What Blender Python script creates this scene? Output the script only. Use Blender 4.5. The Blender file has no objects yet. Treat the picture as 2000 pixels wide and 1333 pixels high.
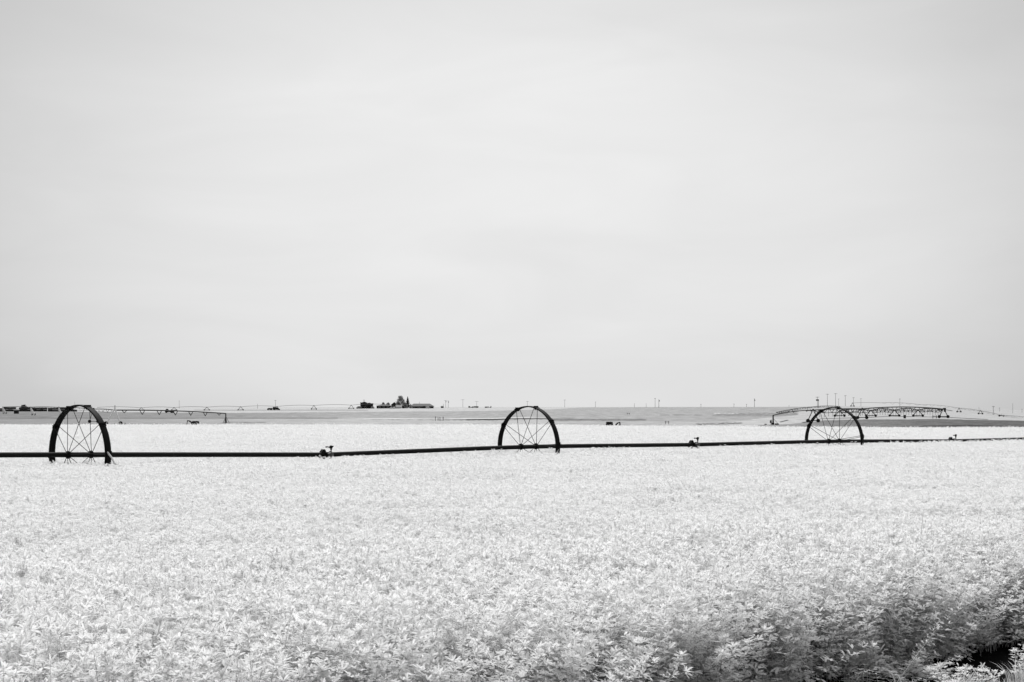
import bpy, math, random
import numpy as np
from mathutils import Vector, noise

# ------------------------------------------------------------------ camera, world, sun, exposure
sc = bpy.context.scene
COL = sc.collection
F = 3900.0          # focal length in pixels of the 2000 px wide photograph
H = 1.83            # eye height
HY = 795.0          # horizon row
cam = bpy.data.cameras.new('camera')
camo = bpy.data.objects.new('camera', cam)
COL.objects.link(camo)
camo.location = (0, 0, H)
camo.rotation_euler = (math.radians(90), 0, 0)
cam.sensor_width = 36
cam.lens = F / 2000 * 36
cam.shift_y = (HY - 666.5) / 2000
cam.clip_start = 0.1
cam.clip_end = 30000
sc.camera = camo

SUN_EL, SUN_AZ = math.radians(58), math.radians(-12)   # azimuth from +Y towards +X
world = bpy.data.worlds.new('World')
sc.world = world
world.use_nodes = True
wt = world.node_tree
wt.nodes.clear()
def wn(t, **k):
    n = wt.nodes.new(t)
    for a, b in k.items():
        setattr(n, a, b)
    return n
def wl(a, b):
    wt.links.new(a, b)
def wmath(op, a, b=None, c=None):
    n = wn('ShaderNodeMath', operation=op)
    for i, v in enumerate((a, b, c)):
        if v is None:
            continue
        if hasattr(v, 'links'):
            wl(v, n.inputs[i])
        else:
            n.inputs[i].default_value = v
    return n.outputs[0]
out = wn('ShaderNodeOutputWorld')
bg = wn('ShaderNodeBackground')
bg.inputs['Strength'].default_value = 0.10
wl(bg.outputs[0], out.inputs[0])
sky = wn('ShaderNodeTexSky', sky_type='NISHITA', sun_disc=False)
sky.sun_elevation = SUN_EL
sky.sun_rotation = SUN_AZ
sky.air_density = 1.0
sky.dust_density = 4.0
bw = wn('ShaderNodeRGBToBW')
wl(sky.outputs[0], bw.inputs[0])
tc = wn('ShaderNodeTexCoord')
sep = wn('ShaderNodeSeparateXYZ')
wl(tc.outputs['Generated'], sep.inputs[0])
# overcast deck: brighter overhead, with a bright thin patch of cloud low in front
up = wmath('MAXIMUM', sep.outputs[2], 0.0)
zen = wmath('MULTIPLY_ADD', wmath('POWER', up, 2.0), 18.0, 4.2)
dist = wn('ShaderNodeVectorMath', operation='DISTANCE')
sv = wn('ShaderNodeVectorMath', operation='MULTIPLY')
wl(tc.outputs['Generated'], sv.inputs[0])
sv.inputs[1].default_value = (1.0, 0.0, 1.75)
wl(sv.outputs[0], dist.inputs[0])
dist.inputs[1].default_value = (0.0, 0.0, 0.11)
g = wmath('MULTIPLY', dist.outputs['Value'], dist.outputs['Value'])
g = wmath('MULTIPLY', wmath('MULTIPLY', g, g), -140.0)
g = wmath('EXPONENT', g)
front = wmath('MAXIMUM', sep.outputs[1], 0.0)
g = wmath('MULTIPLY', g, front)
glow = wmath('MULTIPLY', g, 3.2)
# soft horizontal cloud streaks
mp = wn('ShaderNodeMapping')
mp.inputs['Scale'].default_value = (2.3, 2.3, 9.0)
wl(tc.outputs['Generated'], mp.inputs[0])
nz = wn('ShaderNodeTexNoise')
nz.inputs['Scale'].default_value = 3.0
nz.inputs['Detail'].default_value = 6.0
nz.inputs['Roughness'].default_value = 0.5
nz.inputs['Distortion'].default_value = 0.6
wl(mp.outputs[0], nz.inputs['Vector'])
cl = wmath('MULTIPLY_ADD', nz.outputs[0], 0.20, 0.91)
deck = wmath('MULTIPLY', wmath('ADD', zen, glow), cl)
deck = wmath('MULTIPLY', deck, wmath('MULTIPLY_ADD', sep.outputs[1], 0.41, 0.59))   # darker away from the veiled sun
tot = wmath('MULTIPLY_ADD', bw.outputs[0], 0.12, deck)
comb = wn('ShaderNodeCombineColor')
for i in range(3):
    wl(tot, comb.inputs[i])
wl(comb.outputs[0], bg.inputs[0])

sl = bpy.data.lights.new('sun', 'SUN')
sl.energy = 3.9
sl.angle = math.radians(32)
sl.color = (1.0, 1.0, 1.0)
so = bpy.data.objects.new('sun', sl)
COL.objects.link(so)
so.rotation_euler = Vector((-math.sin(SUN_AZ) * math.cos(SUN_EL), -math.cos(SUN_AZ) * math.cos(SUN_EL), -math.sin(SUN_EL))).to_track_quat('-Z', 'Y').to_euler()

sc.view_settings.view_transform = 'Standard'
sc.view_settings.look = 'None'
sc.view_settings.exposure = 0.0
sc.view_settings.gamma = 1.0
sc.view_settings.use_curve_mapping = False
sc.cycles.max_bounces = 8
sc.cycles.diffuse_bounces = 3
sc.cycles.transmission_bounces = 3
sc.cycles.glossy_bounces = 2

# ------------------------------------------------------------------ helpers
def srgb(v):
    v = v / 255.0
    return v / 12.92 if v <= 0.04045 else ((v + 0.055) / 1.055) ** 2.4

def grey_mat(name, v, rough=0.8, var=0.0, scale=5.0, spec=0.3, metal=0.0, stretch=None):
    m = bpy.data.materials.new(name)
    m.use_nodes = True
    nt = m.node_tree
    b = nt.nodes['Principled BSDF']
    b.inputs['Base Color'].default_value = (v, v, v, 1)
    b.inputs['Roughness'].default_value = rough
    b.inputs['Metallic'].default_value = metal
    b.inputs['Specular IOR Level'].default_value = spec
    if var:
        t = nt.nodes.new('ShaderNodeTexCoord')
        n = nt.nodes.new('ShaderNodeTexNoise')
        n.inputs['Scale'].default_value = scale
        n.inputs['Detail'].default_value = 6
        mpn = nt.nodes.new('ShaderNodeMapping')
        if stretch:
            mpn.inputs['Scale'].default_value = stretch
        nt.links.new(t.outputs['Object'], mpn.inputs[0])
        nt.links.new(mpn.outputs[0], n.inputs['Vector'])
        r = nt.nodes.new('ShaderNodeMapRange')
        r.inputs['From Min'].default_value = 0.3
        r.inputs['From Max'].default_value = 0.7
        r.inputs['To Min'].default_value = v * (1 - var)
        r.inputs['To Max'].default_value = v * (1 + var)
        nt.links.new(n.outputs[0], r.inputs[0])
        c = nt.nodes.new('ShaderNodeCombineColor')
        for i in range(3):
            nt.links.new(r.outputs[0], c.inputs[i])
        nt.links.new(c.outputs[0], b.inputs['Base Color'])
        nt.links.new(n.outputs[0], b.inputs['Roughness'])
        mx = nt.nodes.new('ShaderNodeMapRange')
        mx.inputs['To Min'].default_value = rough - 0.15
        mx.inputs['To Max'].default_value = min(1, rough + 0.15)
        nt.links.new(n.outputs[0], mx.inputs[0])
        nt.links.new(mx.outputs[0], b.inputs['Roughness'])
    return m

def leaf_mat(name, v, tr, rnd=0.12):
    """reflecting share v, transmitting share tr (infrared foliage is nearly white)"""
    m = bpy.data.materials.new(name)
    m.use_nodes = True
    nt = m.node_tree
    nt.nodes.clear()
    o = nt.nodes.new('ShaderNodeOutputMaterial')
    d = nt.nodes.new('ShaderNodeBsdfDiffuse')
    t = nt.nodes.new('ShaderNodeBsdfTranslucent')
    a = nt.nodes.new('ShaderNodeAddShader')
    oi = nt.nodes.new('ShaderNodeObjectInfo')
    r = nt.nodes.new('ShaderNodeMapRange')
    r.inputs['To Min'].default_value = 1 - rnd
    r.inputs['To Max'].default_value = 1.0
    nt.links.new(oi.outputs['Random'], r.inputs[0])
    for node, val in ((d, v), (t, tr)):
        mu = nt.nodes.new('ShaderNodeMath')
        mu.operation = 'MULTIPLY'
        mu.inputs[1].default_value = val
        nt.links.new(r.outputs[0], mu.inputs[0])
        c = nt.nodes.new('ShaderNodeCombineColor')
        for i in range(3):
            nt.links.new(mu.outputs[0], c.inputs[i])
        nt.links.new(c.outputs[0], node.inputs['Color'])
    nt.links.new(d.outputs[0], a.inputs[0])
    nt.links.new(t.outputs[0], a.inputs[1])
    nt.links.new(a.outputs[0], o.inputs[0])
    return m

M = {
    'black_steel': grey_mat('black_steel', 0.004, 0.7, 0.5, 3.0, 0.12),
    'pipe_steel': grey_mat('pipe_steel', 0.004, 0.65, 0.5, 2.0, 0.14, 0.0, (1, 6, 6)),
    'grey_cast': grey_mat('grey_cast', 0.035, 0.5, 0.4, 30, 0.5),
    'galv': grey_mat('galv', 0.86, 0.6, 0.1, 2),
    'light_tube': grey_mat('light_tube', 0.33, 0.6, 0.35, 12),
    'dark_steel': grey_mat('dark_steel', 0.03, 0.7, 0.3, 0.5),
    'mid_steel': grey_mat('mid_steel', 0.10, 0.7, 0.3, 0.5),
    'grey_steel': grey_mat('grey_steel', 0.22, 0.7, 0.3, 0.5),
    'rubber': grey_mat('rubber', 0.012, 0.9, 0.3, 2),
    'wood': grey_mat('wood', 0.16, 0.9, 0.3, 1),
    'dark_wood': grey_mat('dark_wood', 0.05, 0.9, 0.3, 1),
    'roof': grey_mat('roof', 0.075, 0.8, 0.35, 0.4, 0.3, 0, (1, 1, 4)),
    'barn_wall': grey_mat('barn_wall', 0.025, 0.9, 0.4, 0.6),
    'white_wall': grey_mat('white_wall', 0.7, 0.8, 0.1, 0.5),
    'truck_paint': grey_mat('truck_paint', 0.012, 0.6, 0.3, 1, 0.2),
    'pale_paint': grey_mat('pale_paint', 0.8, 0.5, 0.1, 1, 0.4),
    'glass': grey_mat('glass', 0.02, 0.15, 0, 1, 0.5),
    'hay': grey_mat('hay', 0.02, 0.95, 0.6, 0.5),
    'bark': grey_mat('bark', 0.06, 0.9, 0.3, 3),
    'alfalfa_leaf': leaf_mat('alfalfa_leaf', 0.46, 0.37, 0.05),
    'alfalfa_stem': leaf_mat('alfalfa_stem', 0.45, 0.25),
    'dry_stem': grey_mat('dry_stem', 0.75, 0.9, 0.2, 20),
    'grass_blade': leaf_mat('grass_blade', 0.42, 0.25),
    'tree_pale': leaf_mat('tree_pale', 0.28, 0.12),
    'tree_dark': leaf_mat('tree_dark', 0.075, 0.02),
    'tree_mid': leaf_mat('tree_mid', 0.2, 0.08),
}

class MB:
    def __init__(s):
        s.v, s.f, s.sm = [], [], []
    def add(s, vs, fs, smooth=False):
        b = len(s.v)
        s.v += [tuple(v) for v in vs]
        s.f += [tuple(b + i for i in f) for f in fs]
        s.sm += [smooth] * len(fs)
        return s
    def box(s, c, d, rz=0.0, taper=1.0):
        x, y, z = d[0] / 2, d[1] / 2, d[2] / 2
        vs = []
        for k in (-1, 1):
            t = 1.0 if k < 0 else taper
            for a, b in ((-1, -1), (1, -1), (1, 1), (-1, 1)):
                px, py = a * x * t, b * y * t
                vs.append((c[0] + px * math.cos(rz) - py * math.sin(rz), c[1] + px * math.sin(rz) + py * math.cos(rz), c[2] + k * z))
        return s.add(vs, [(3, 2, 1, 0), (4, 5, 6, 7), (0, 1, 5, 4), (1, 2, 6, 5), (2, 3, 7, 6), (3, 0, 4, 7)])
    def tube(s, pts, r, n=8, smooth=True, cap=True):
        pts = [Vector(p) for p in pts]
        rs = r if isinstance(r, (list, tuple)) else [r] * len(pts)
        vs, fs = [], []
        for i, p in enumerate(pts):
            d = (pts[min(i + 1, len(pts) - 1)] - pts[max(i - 1, 0)])
            if d.length < 1e-9:
                d = Vector((0, 0, 1))
            d.normalize()
            ref = Vector((0, 0, 1)) if abs(d.z) < 0.9 else Vector((1, 0, 0))
            a = d.cross(ref).normalized()
            b = d.cross(a).normalized()
            for k in range(n):
                t = 2 * math.pi * k / n
                vs.append(p + (a * math.cos(t) + b * math.sin(t)) * rs[i])
        for i in range(len(pts) - 1):
            for k in range(n):
                k2 = (k + 1) % n
                fs.append((i * n + k, i * n + k2, (i + 1) * n + k2, (i + 1) * n + k))
        s.add(vs, fs, smooth)
        if cap:
            s.add(vs[:n], [tuple(range(n))]); s.add(vs[-n:], [tuple(reversed(range(n)))])
        return s
    def lathe(s, prof, origin, axis='Z', n=16, smooth=True):
        vs, fs = [], []
        for (r, h) in prof:
            for k in range(n):
                t = 2 * math.pi * k / n
                a, b = r * math.cos(t), r * math.sin(t)
                v = {'Z': (a, b, h), 'X': (h, a, b), 'Y': (a, h, b)}[axis]
                vs.append((v[0] + origin[0], v[1] + origin[1], v[2] + origin[2]))
        for i in range(len(prof) - 1):
            for k in range(n):
                k2 = (k + 1) % n
                fs.append((i * n + k, i * n + k2, (i + 1) * n + k2, (i + 1) * n + k))
        s.add(vs, fs, smooth)
        s.add(vs[:n], [tuple(range(n))]); s.add(vs[-n:], [tuple(reversed(range(n)))])
        return s
    def prism(s, poly, w, y0=0.0):
        """poly in XZ extruded along Y"""
        n = len(poly)
        vs = [(p[0], y0 - w / 2, p[1]) for p in poly] + [(p[0], y0 + w / 2, p[1]) for p in poly]
        fs = [tuple(range(n)), tuple(reversed(range(n, 2 * n)))] + [(i + n, (i + 1) % n + n, (i + 1) % n, i) for i in range(n)]
        return s.add(vs, fs)
    def mesh(s, name):
        me = bpy.data.meshes.new(name)
        me.from_pydata(s.v, [], s.f)
        me.polygons.foreach_set('use_smooth', s.sm)
        me.update()
        return me
    def build(s, name, mat, parent=None, loc=None):
        me = s.mesh(name)
        me.materials.append(mat)
        o = bpy.data.objects.new(name, me)
        COL.objects.link(o)
        if parent:
            o.parent = parent
        if loc:
            o.location = loc
        return o

def tag(o, label=None, cat=None, group=None, kind=None):
    if label: o['label'] = label
    if cat: o['category'] = cat
    if group: o['group'] = group
    if kind: o['kind'] = kind
    return o

def empty(name, loc, rz=0.0):
    o = bpy.data.objects.new(name, None)
    COL.objects.link(o)
    o.location = loc
    o.rotation_euler = (0, 0, rz)
    o.empty_display_size = 0.2
    return o

def copy_tree(o, parent=None):
    c = o.copy()
    COL.objects.link(c)
    c.parent = parent
    for ch in o.children:
        copy_tree(ch, c)
    return c

def P(x, y, Y):
    return Vector(((x - 1000) * Y / F, Y, H - (y - HY) * Y / F))

# ------------------------------------------------------------------ terrain
PX = [-400, 0, 450, 800, 1150, 1500, 1650, 1850, 2000, 2400]
PY = {   # rows seen at these distances (horizon row 795)
    490: [832, 831.5, 831, 831, 831, 832, 833, 834.5, 835.5, 836],
    620: [829, 828, 827, 828, 828, 829, 826, 825, 827, 828],
    720: [825, 824, 823, 825, 824, 824, 819.5, 818, 822.5, 824],
    850: [820, 819.5, 820, 821, 819, 819, 816, 815, 820.5, 823],
    1000: [812, 811.5, 815, 816, 813, 812.5, 810, 812, 819, 822],
    1250: [807.5, 807, 809, 808.5, 805, 806, 803, 808, 816, 819],
    1500: [805, 804.2, 805, 803.5, 800, 798.5, 797, 805, 813, 816],
    1900: [803, 802, 801.6, 798.2, 797.0, 795.4, 793.4, 801.5, 809.5, 812],
    2600: [800, 799.2, 798.5, 796.4, 796.0, 795.2, 793.6, 799.0, 806.6, 808],
    3800: [798.6, 798, 797.4, 796.0, 795.7, 795.2, 795.0, 797.6, 805.6, 806],
    7000: [797, 796.6, 796.4, 795.8, 795.6, 795.4, 795.4, 797.0, 805.0, 805],
}
YK = sorted(PY)
def smoothf(t):
    return t * t * (3 - 2 * t)
def lerp_tab(xs, vs, x):
    if x <= xs[0]: return vs[0]
    if x >= xs[-1]: return vs[-1]
    for i in range(len(xs) - 1):
        if x <= xs[i + 1]:
            t = (x - xs[i]) / (xs[i + 1] - xs[i])
            return vs[i] + (vs[i + 1] - vs[i]) * t
def gz(X, Y):
    if Y <= 130: return 0.0
    u = 1000 + F * X / Y
    u = max(-400, min(2400, u))
    i = 0
    while i < len(PX) - 2 and u > PX[i + 1]: i += 1
    t = smoothf((u - PX[i]) / (PX[i + 1] - PX[i]))
    def zk(Yk):
        r = PY[Yk]
        return H - (r[i] + (r[i + 1] - r[i]) * t - HY) * Yk / F
    if Y < 490:
        return zk(490) * smoothf((Y - 130) / 360.0)
    if Y >= 7000: return zk(7000)
    j = 0
    while j < len(YK) - 2 and Y > YK[j + 1]: j += 1
    a, b = zk(YK[j]), zk(YK[j + 1])
    return a + (b - a) * (Y - YK[j]) / (YK[j + 1] - YK[j])
def G(x, Y):
    X = (x - 1000) * Y / F
    return Vector((X, Y, gz(X, Y)))

def field_tone(x, y, Y):
    """what grows or lies on the far ground: stubble, bare soil, pale green crop, tracks"""
    n = noise.noise(Vector((x * 0.05, y * 0.9, 3.1)))
    n2 = noise.noise(Vector((x * 0.35, y * 1.3, 7.7)))
    # far pale crops beyond the stubble
    top = lerp_tab([0, 150, 300, 460, 700, 950, 1080, 1130, 1500], [804.5, 804.5, 806, 807, 805, 803, 800, 796.5, 794], x)
    v = 208 if x < 1500 else 202
    if y > top + 0.3 * n:
        v = lerp_tab([0, 450, 700, 1200, 1500], [150, 162, 180, 182, 180], x) + 9 * n
    if x < 720:
        if y > 817.3 + 0.3 * n: v = lerp_tab([0, 450, 700], [160, 184, 196], x) + 8 * n
        if abs(y - 817.3) < 0.6: v = 118 + 10 * n2
        if abs(y - 801.5) < 0.5 and x > 380: v = 140
        if x > 430 and abs(y - 825.2 - n * 0.5) < 0.5 and x < 520: v = 130 + 40 * n2
    if 660 < x < 1120:
        ly = lerp_tab([660, 860, 960, 1010, 1120], [817.2, 819.2, 818, 816.2, 815.5], x)
        if y > ly + 1.0: v = 196 + 5 * n
        if abs(y - ly) < 0.9: v = lerp_tab([660, 730, 1000, 1100], [180, 232, 230, 190], x)
        dw = lerp_tab([660, 850, 960, 1120], [0.3, 1.0, 2.6, 3.2], x)
        if ly + 0.7 < y < ly + 0.7 + dw + n2:
            v = lerp_tab([660, 830, 860, 950, 1010, 1120], [150, 120, 45, 70, 120, 135], x) + 30 * n2
    if 1080 <= x < 1560:
        if y > 817.5 + n: v = 178 + 14 * n
        if abs(y - 820.5) < 1.6 + n2 and x < 1260: v = 138 + 30 * n2
        if y > 823.5: v = 190 + 8 * n
        if 1290 < x < 1370 and n2 > -0.15 and abs(y - 811) < 0.8: v = 140 + 30 * n2
        if 1395 < x < 1440 and abs(y - 808.3) < 0.6: v = 225
        if x > 1395 + 8 * n2 and 807.5 + 3 * n2 + (1480 - min(x, 1480)) * 0.02 < y < 813.5 + 2 * n: v = 158 + 26 * n2
        wy = lerp_tab([1430, 1500, 1560, 1600], [824, 816, 811, 809], x)
        if x > 1420 and y > wy + n: v = 203 + 6 * n
        if 1360 < x < 1450 and abs(y - 828 + (x - 1400) * 0.03) < 1.8 and n2 > -0.1: v = 120 + 50 * n2
        if abs(y - (824.3 - (x - 1526) * 0.26)) < 0.9 and 1524 < x < 1538: v = 90
    if x >= 1480:
        ty = lerp_tab([1480, 1540, 1580, 1610, 1700, 1800, 1850, 1900, 2000, 2400], [830, 829, 825, 821.5, 819.7, 819.3, 819, 820.3, 822.2, 823], x)
        if x >= 1560: v = 200 + 6 * n
        if y > ty + 0.4 * n: v = lerp_tab([1480, 1560, 1620, 1800, 2000], [165, 160, 140, 122, 112], x) + 16 * n + 14 * n2
        ly = lerp_tab([1600, 1700, 1740, 1850, 1900, 1960], [818.4, 815.6, 813.2, 815.5, 818.2, 821.5], x)
        if 1600 < x < 1930 and abs(y - ly) < 0.55: v = 105
        if abs(y - (825.4 - (x - 1568) * 0.12)) < 0.9 and 1568 < x < 1580: v = 90
        if x > 1800 and abs(y - lerp_tab([1800, 1900, 2000], [832.5, 831.8, 833.5], x)) < 0.8 + 0.5 * n2: v = 78
    return v

def build_ground():
    us = [-3.0, -2.2, -1.5, -1.0, -0.7, -0.5, -0.4, -0.34, -0.30]
    us += list(np.linspace(-0.28, 0.28, 560))
    us += [0.30, 0.34, 0.4, 0.5, 0.7, 1.0, 1.5, 2.2, 3.0]
    Ys = [-300, -120, -50, -20, -8, 0, 3, 6, 9, 12, 15, 20, 28, 40, 60, 90, 130, 180, 240, 320, 400, 450]
    Y = 470.0
    while Y < 2700:
        Ys.append(Y); Y *= 1.0065
    while Y < 9000:
        Ys.append(Y); Y *= 1.03
    Ys.append(12000.0)
    vs, cols = [], []
    for Y in Ys:
        s = Y if Y > 90 else 90.0
        for u in us:
            X = u * s
            z = gz(X, Y)
            vs.append((X, Y, z))
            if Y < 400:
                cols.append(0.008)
            else:
                yy = HY + F * (H - z) / Y
                v = field_tone(1000 + F * u, yy, Y)
                cols.append(srgb(v) * 0.55)
    nu = len(us)
    fs = []
    for j in range(len(Ys) - 1):
        for i in range(nu - 1):
            a = j * nu + i
            fs.append((a, a + 1, a + nu + 1, a + nu))
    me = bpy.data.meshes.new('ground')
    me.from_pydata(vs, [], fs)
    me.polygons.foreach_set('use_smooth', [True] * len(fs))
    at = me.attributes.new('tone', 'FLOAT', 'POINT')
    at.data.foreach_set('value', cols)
    m = bpy.data.materials.new('field_soil')
    m.use_nodes = True
    nt = m.node_tree
    b = nt.nodes['Principled BSDF']
    b.inputs['Roughness'].default_value = 1.0
    b.inputs['Specular IOR Level'].default_value = 0.0
    a = nt.nodes.new('ShaderNodeAttribute'); a.attribute_name = 'tone'
    geo = nt.nodes.new('ShaderNodeNewGeometry')
    mpn = nt.nodes.new('ShaderNodeMapping')
    mpn.inputs['Scale'].default_value = (0.22, 0.03, 0.1)
    nt.links.new(geo.outputs['Position'], mpn.inputs[0])
    n = nt.nodes.new('ShaderNodeTexNoise'); n.inputs['Scale'].default_value = 1.0; n.inputs['Detail'].default_value = 5
    nt.links.new(mpn.outputs[0], n.inputs['Vector'])
    n2 = nt.nodes.new('ShaderNodeTexNoise'); n2.inputs['Scale'].default_value = 9.0; n2.inputs['Detail'].default_value = 8
    nt.links.new(geo.outputs['Position'], n2.inputs['Vector'])
    r = nt.nodes.new('ShaderNodeMapRange')
    r.inputs['From Min'].default_value = 0.3; r.inputs['From Max'].default_value = 0.7
    r.inputs['To Min'].default_value = 0.84; r.inputs['To Max'].default_value = 1.14
    nt.links.new(n.outputs[0], r.inputs[0])
    r2 = nt.nodes.new('ShaderNodeMapRange')
    r2.inputs['From Min'].default_value = 0.3; r2.inputs['From Max'].default_value = 0.7
    r2.inputs['To Min'].default_value = 0.7; r2.inputs['To Max'].default_value = 1.3
    nt.links.new(n2.outputs[0], r2.inputs[0])
    m1 = nt.nodes.new('ShaderNodeMath'); m1.operation = 'MULTIPLY'
    m2 = nt.nodes.new('ShaderNodeMath'); m2.operation = 'MULTIPLY'
    nt.links.new(a.outputs['Fac'], m1.inputs[0]); nt.links.new(r.outputs[0], m1.inputs[1])
    nt.links.new(m1.outputs[0], m2.inputs[0]); nt.links.new(r2.outputs[0], m2.inputs[1])
    c = nt.nodes.new('ShaderNodeCombineColor')
    for i in range(3): nt.links.new(m2.outputs[0], c.inputs[i])
    nt.links.new(c.outputs[0], b.inputs['Base Color'])
    bp = nt.nodes.new('ShaderNodeBump'); bp.inputs['Strength'].default_value = 0.5; bp.inputs['Distance'].default_value = 0.03
    nt.links.new(n2.outputs[0], bp.inputs['Height']); nt.links.new(bp.outputs[0], b.inputs['Normal'])
    me.materials.append(m)
    o = bpy.data.objects.new('ground', me)
    COL.objects.link(o)
    tag(o, kind='structure')
build_ground()

# ------------------------------------------------------------------ alfalfa crop
def edge_y(X):          # near edge of the crop (stem bases); the crop lies beyond it
    return 10.5 + 1.20 * X
EN = math.sqrt(1 + 1.20 ** 2)
def edge_d(X, Y):       # metres inside the crop
    return (Y - edge_y(X)) / EN
def far_y(X):
    return lerp_tab([-30, 0, 6, 13, 18], [121, 121, 116, 109, 104], X)
def canopy(X, Y):
    h = 0.752
    h += (0.085 if edge_d(X, Y) < 8 else 0.05) * noise.noise(Vector((X * 1.1, Y * 0.7, 1.0)))
    h += 0.045 * noise.noise(Vector((X * 0.22, Y * 0.16, 5.0)))
    if 45 < Y < 66 and X > 3.5: h += 0.022 * min(1, (X - 3.5) / 3)
    if Y > 90: h -= 0.045 * min(1, (Y - 90) / 15)
    d = edge_d(X, Y)
    if d < 0.6:
        h *= 0.90 + 0.10 * smoothf(max(0.0, d) / 0.6)
    return h

def leaflets(rng, C, D, U, L, W):
    """vectorised six-point leaflets: base C, direction D, surface normal U"""
    S = np.cross(D, U)
    S /= np.linalg.norm(S, axis=1)[:, None] + 1e-9
    U = np.cross(S, D)
    L = L[:, None]; W = W[:, None]
    sag = U * L * rng.uniform(-0.22, 0.05, (len(C), 1))
    b = C
    l1 = C + D * L * 0.38 + S * W * 0.42 + U * W * 0.16
    r1 = C + D * L * 0.38 - S * W * 0.42 + U * W * 0.16
    l2 = C + D * L * 0.78 + S * W * 0.40 + U * W * 0.14 + sag * 0.5
    r2 = C + D * L * 0.78 - S * W * 0.40 + U * W * 0.14 + sag * 0.5
    t = C + D * L + sag
    V = np.stack([b, r1, r2, t, l2, l1], axis=1).reshape(-1, 3)
    base = np.arange(len(C))[:, None] * 6
    fa = [(base + np.array([[0, 1, 5]])).tolist(), (base + np.array([[1, 2, 4, 5]])).tolist(), (base + np.array([[2, 3, 4]])).tolist()]
    return V, fa[0] + fa[1] + fa[2]

def alfalfa_mesh(name, seed, stems=9, radius=0.17, Ht=0.76, node_n=15, lean=0.34, per=3, lf=1.25, nodes_from=0.10, hv=0.80, sr=1.0):
    rng = np.random.default_rng(seed)
    mb = MB()
    C, D, U, L, W = [], [], [], [], []
    for s in range(stems):
        a0, rr = rng.uniform(0, 2 * math.pi), radius * math.sqrt(rng.uniform(0, 1))
        base = np.array([math.cos(a0) * rr, math.sin(a0) * rr, 0.0])
        la = a0 + rng.normal(0, 0.8)
        ln = abs(rng.normal(0, lean)) + 0.03
        h = Ht * rng.uniform(hv, 1.04) if s else Ht * 1.05
        def pt(t):
            return base + np.array([math.cos(la) * ln * h * t ** 1.6, math.sin(la) * ln * h * t ** 1.6, h * t * (1 - 0.10 * ln * t)])
        mb.tube([pt(t) for t in (0, 0.3, 0.6, 0.85, 1.0)], [q_ * sr for q_ in (0.0022, 0.002, 0.0016, 0.0012, 0.0008)], 3, True, False)
        az = rng.uniform(0, 6.28)
        for k in range(node_n):
            t = nodes_from + (1 - nodes_from) * (k + rng.uniform(0, 0.6)) / node_n
            p = pt(min(t, 1.0))
            az += 2.4
            for q in range(per):
                aa = az + q * rng.uniform(1.5, 4.5)
                el = rng.uniform(0.1, 0.9) + 0.35 * t
                pl = rng.uniform(0.012, 0.05) * (1.25 - 0.6 * t)
                c = p + pl * np.array([math.cos(aa) * math.cos(el), math.sin(aa) * math.cos(el), math.sin(el)])
                size = lf * rng.uniform(0.020, 0.034) * (1.15 - 0.35 * t)
                le = el * 0.6 - rng.uniform(-0.25, 0.55)
                for w in (-1, 0, 1):
                    ab = aa + w * rng.uniform(0.75, 1.2)
                    d = np.array([math.cos(ab) * math.cos(le), math.sin(ab) * math.cos(le), math.sin(le) + (0.1 if w == 0 else 0)])
                    d /= np.linalg.norm(d)
                    C.append(c + d * 0.002); D.append(d)
                    U.append(np.array([-math.cos(ab) * 0.3, -math.sin(ab) * 0.3, 1.0]) + rng.normal(0, 0.25, 3))
                    L.append(size); W.append(size * rng.uniform(0.26, 0.38))
        tip = pt(1.0)       # pointed growing tip: narrow upright leaflets
        for q in range(11):
            ab = rng.uniform(0, 6.28); le = rng.uniform(0.05, 1.35)
            d = np.array([math.cos(ab) * math.cos(le), math.sin(ab) * math.cos(le), math.sin(le)])
            C.append(tip - np.array([0, 0, 0.004])); D.append(d)
            U.append(np.array([-math.cos(ab), -math.sin(ab), 0.4]))
            L.append(lf * rng.uniform(0.020, 0.034)); W.append(lf * rng.uniform(0.005, 0.009))
    V, fs = leaflets(rng, np.array(C), np.array(D), np.array(U), np.array(L), np.array(W))
    ns = len(mb.f)
    mb.add(V.tolist(), fs)
    me = mb.mesh(name)
    me.materials.append(M['alfalfa_stem'])
    me.materials.append(M['alfalfa_leaf'])
    mi = [0] * ns + [1] * (len(mb.f) - ns)
    me.polygons.foreach_set('material_index', mi)
    return me

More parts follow.
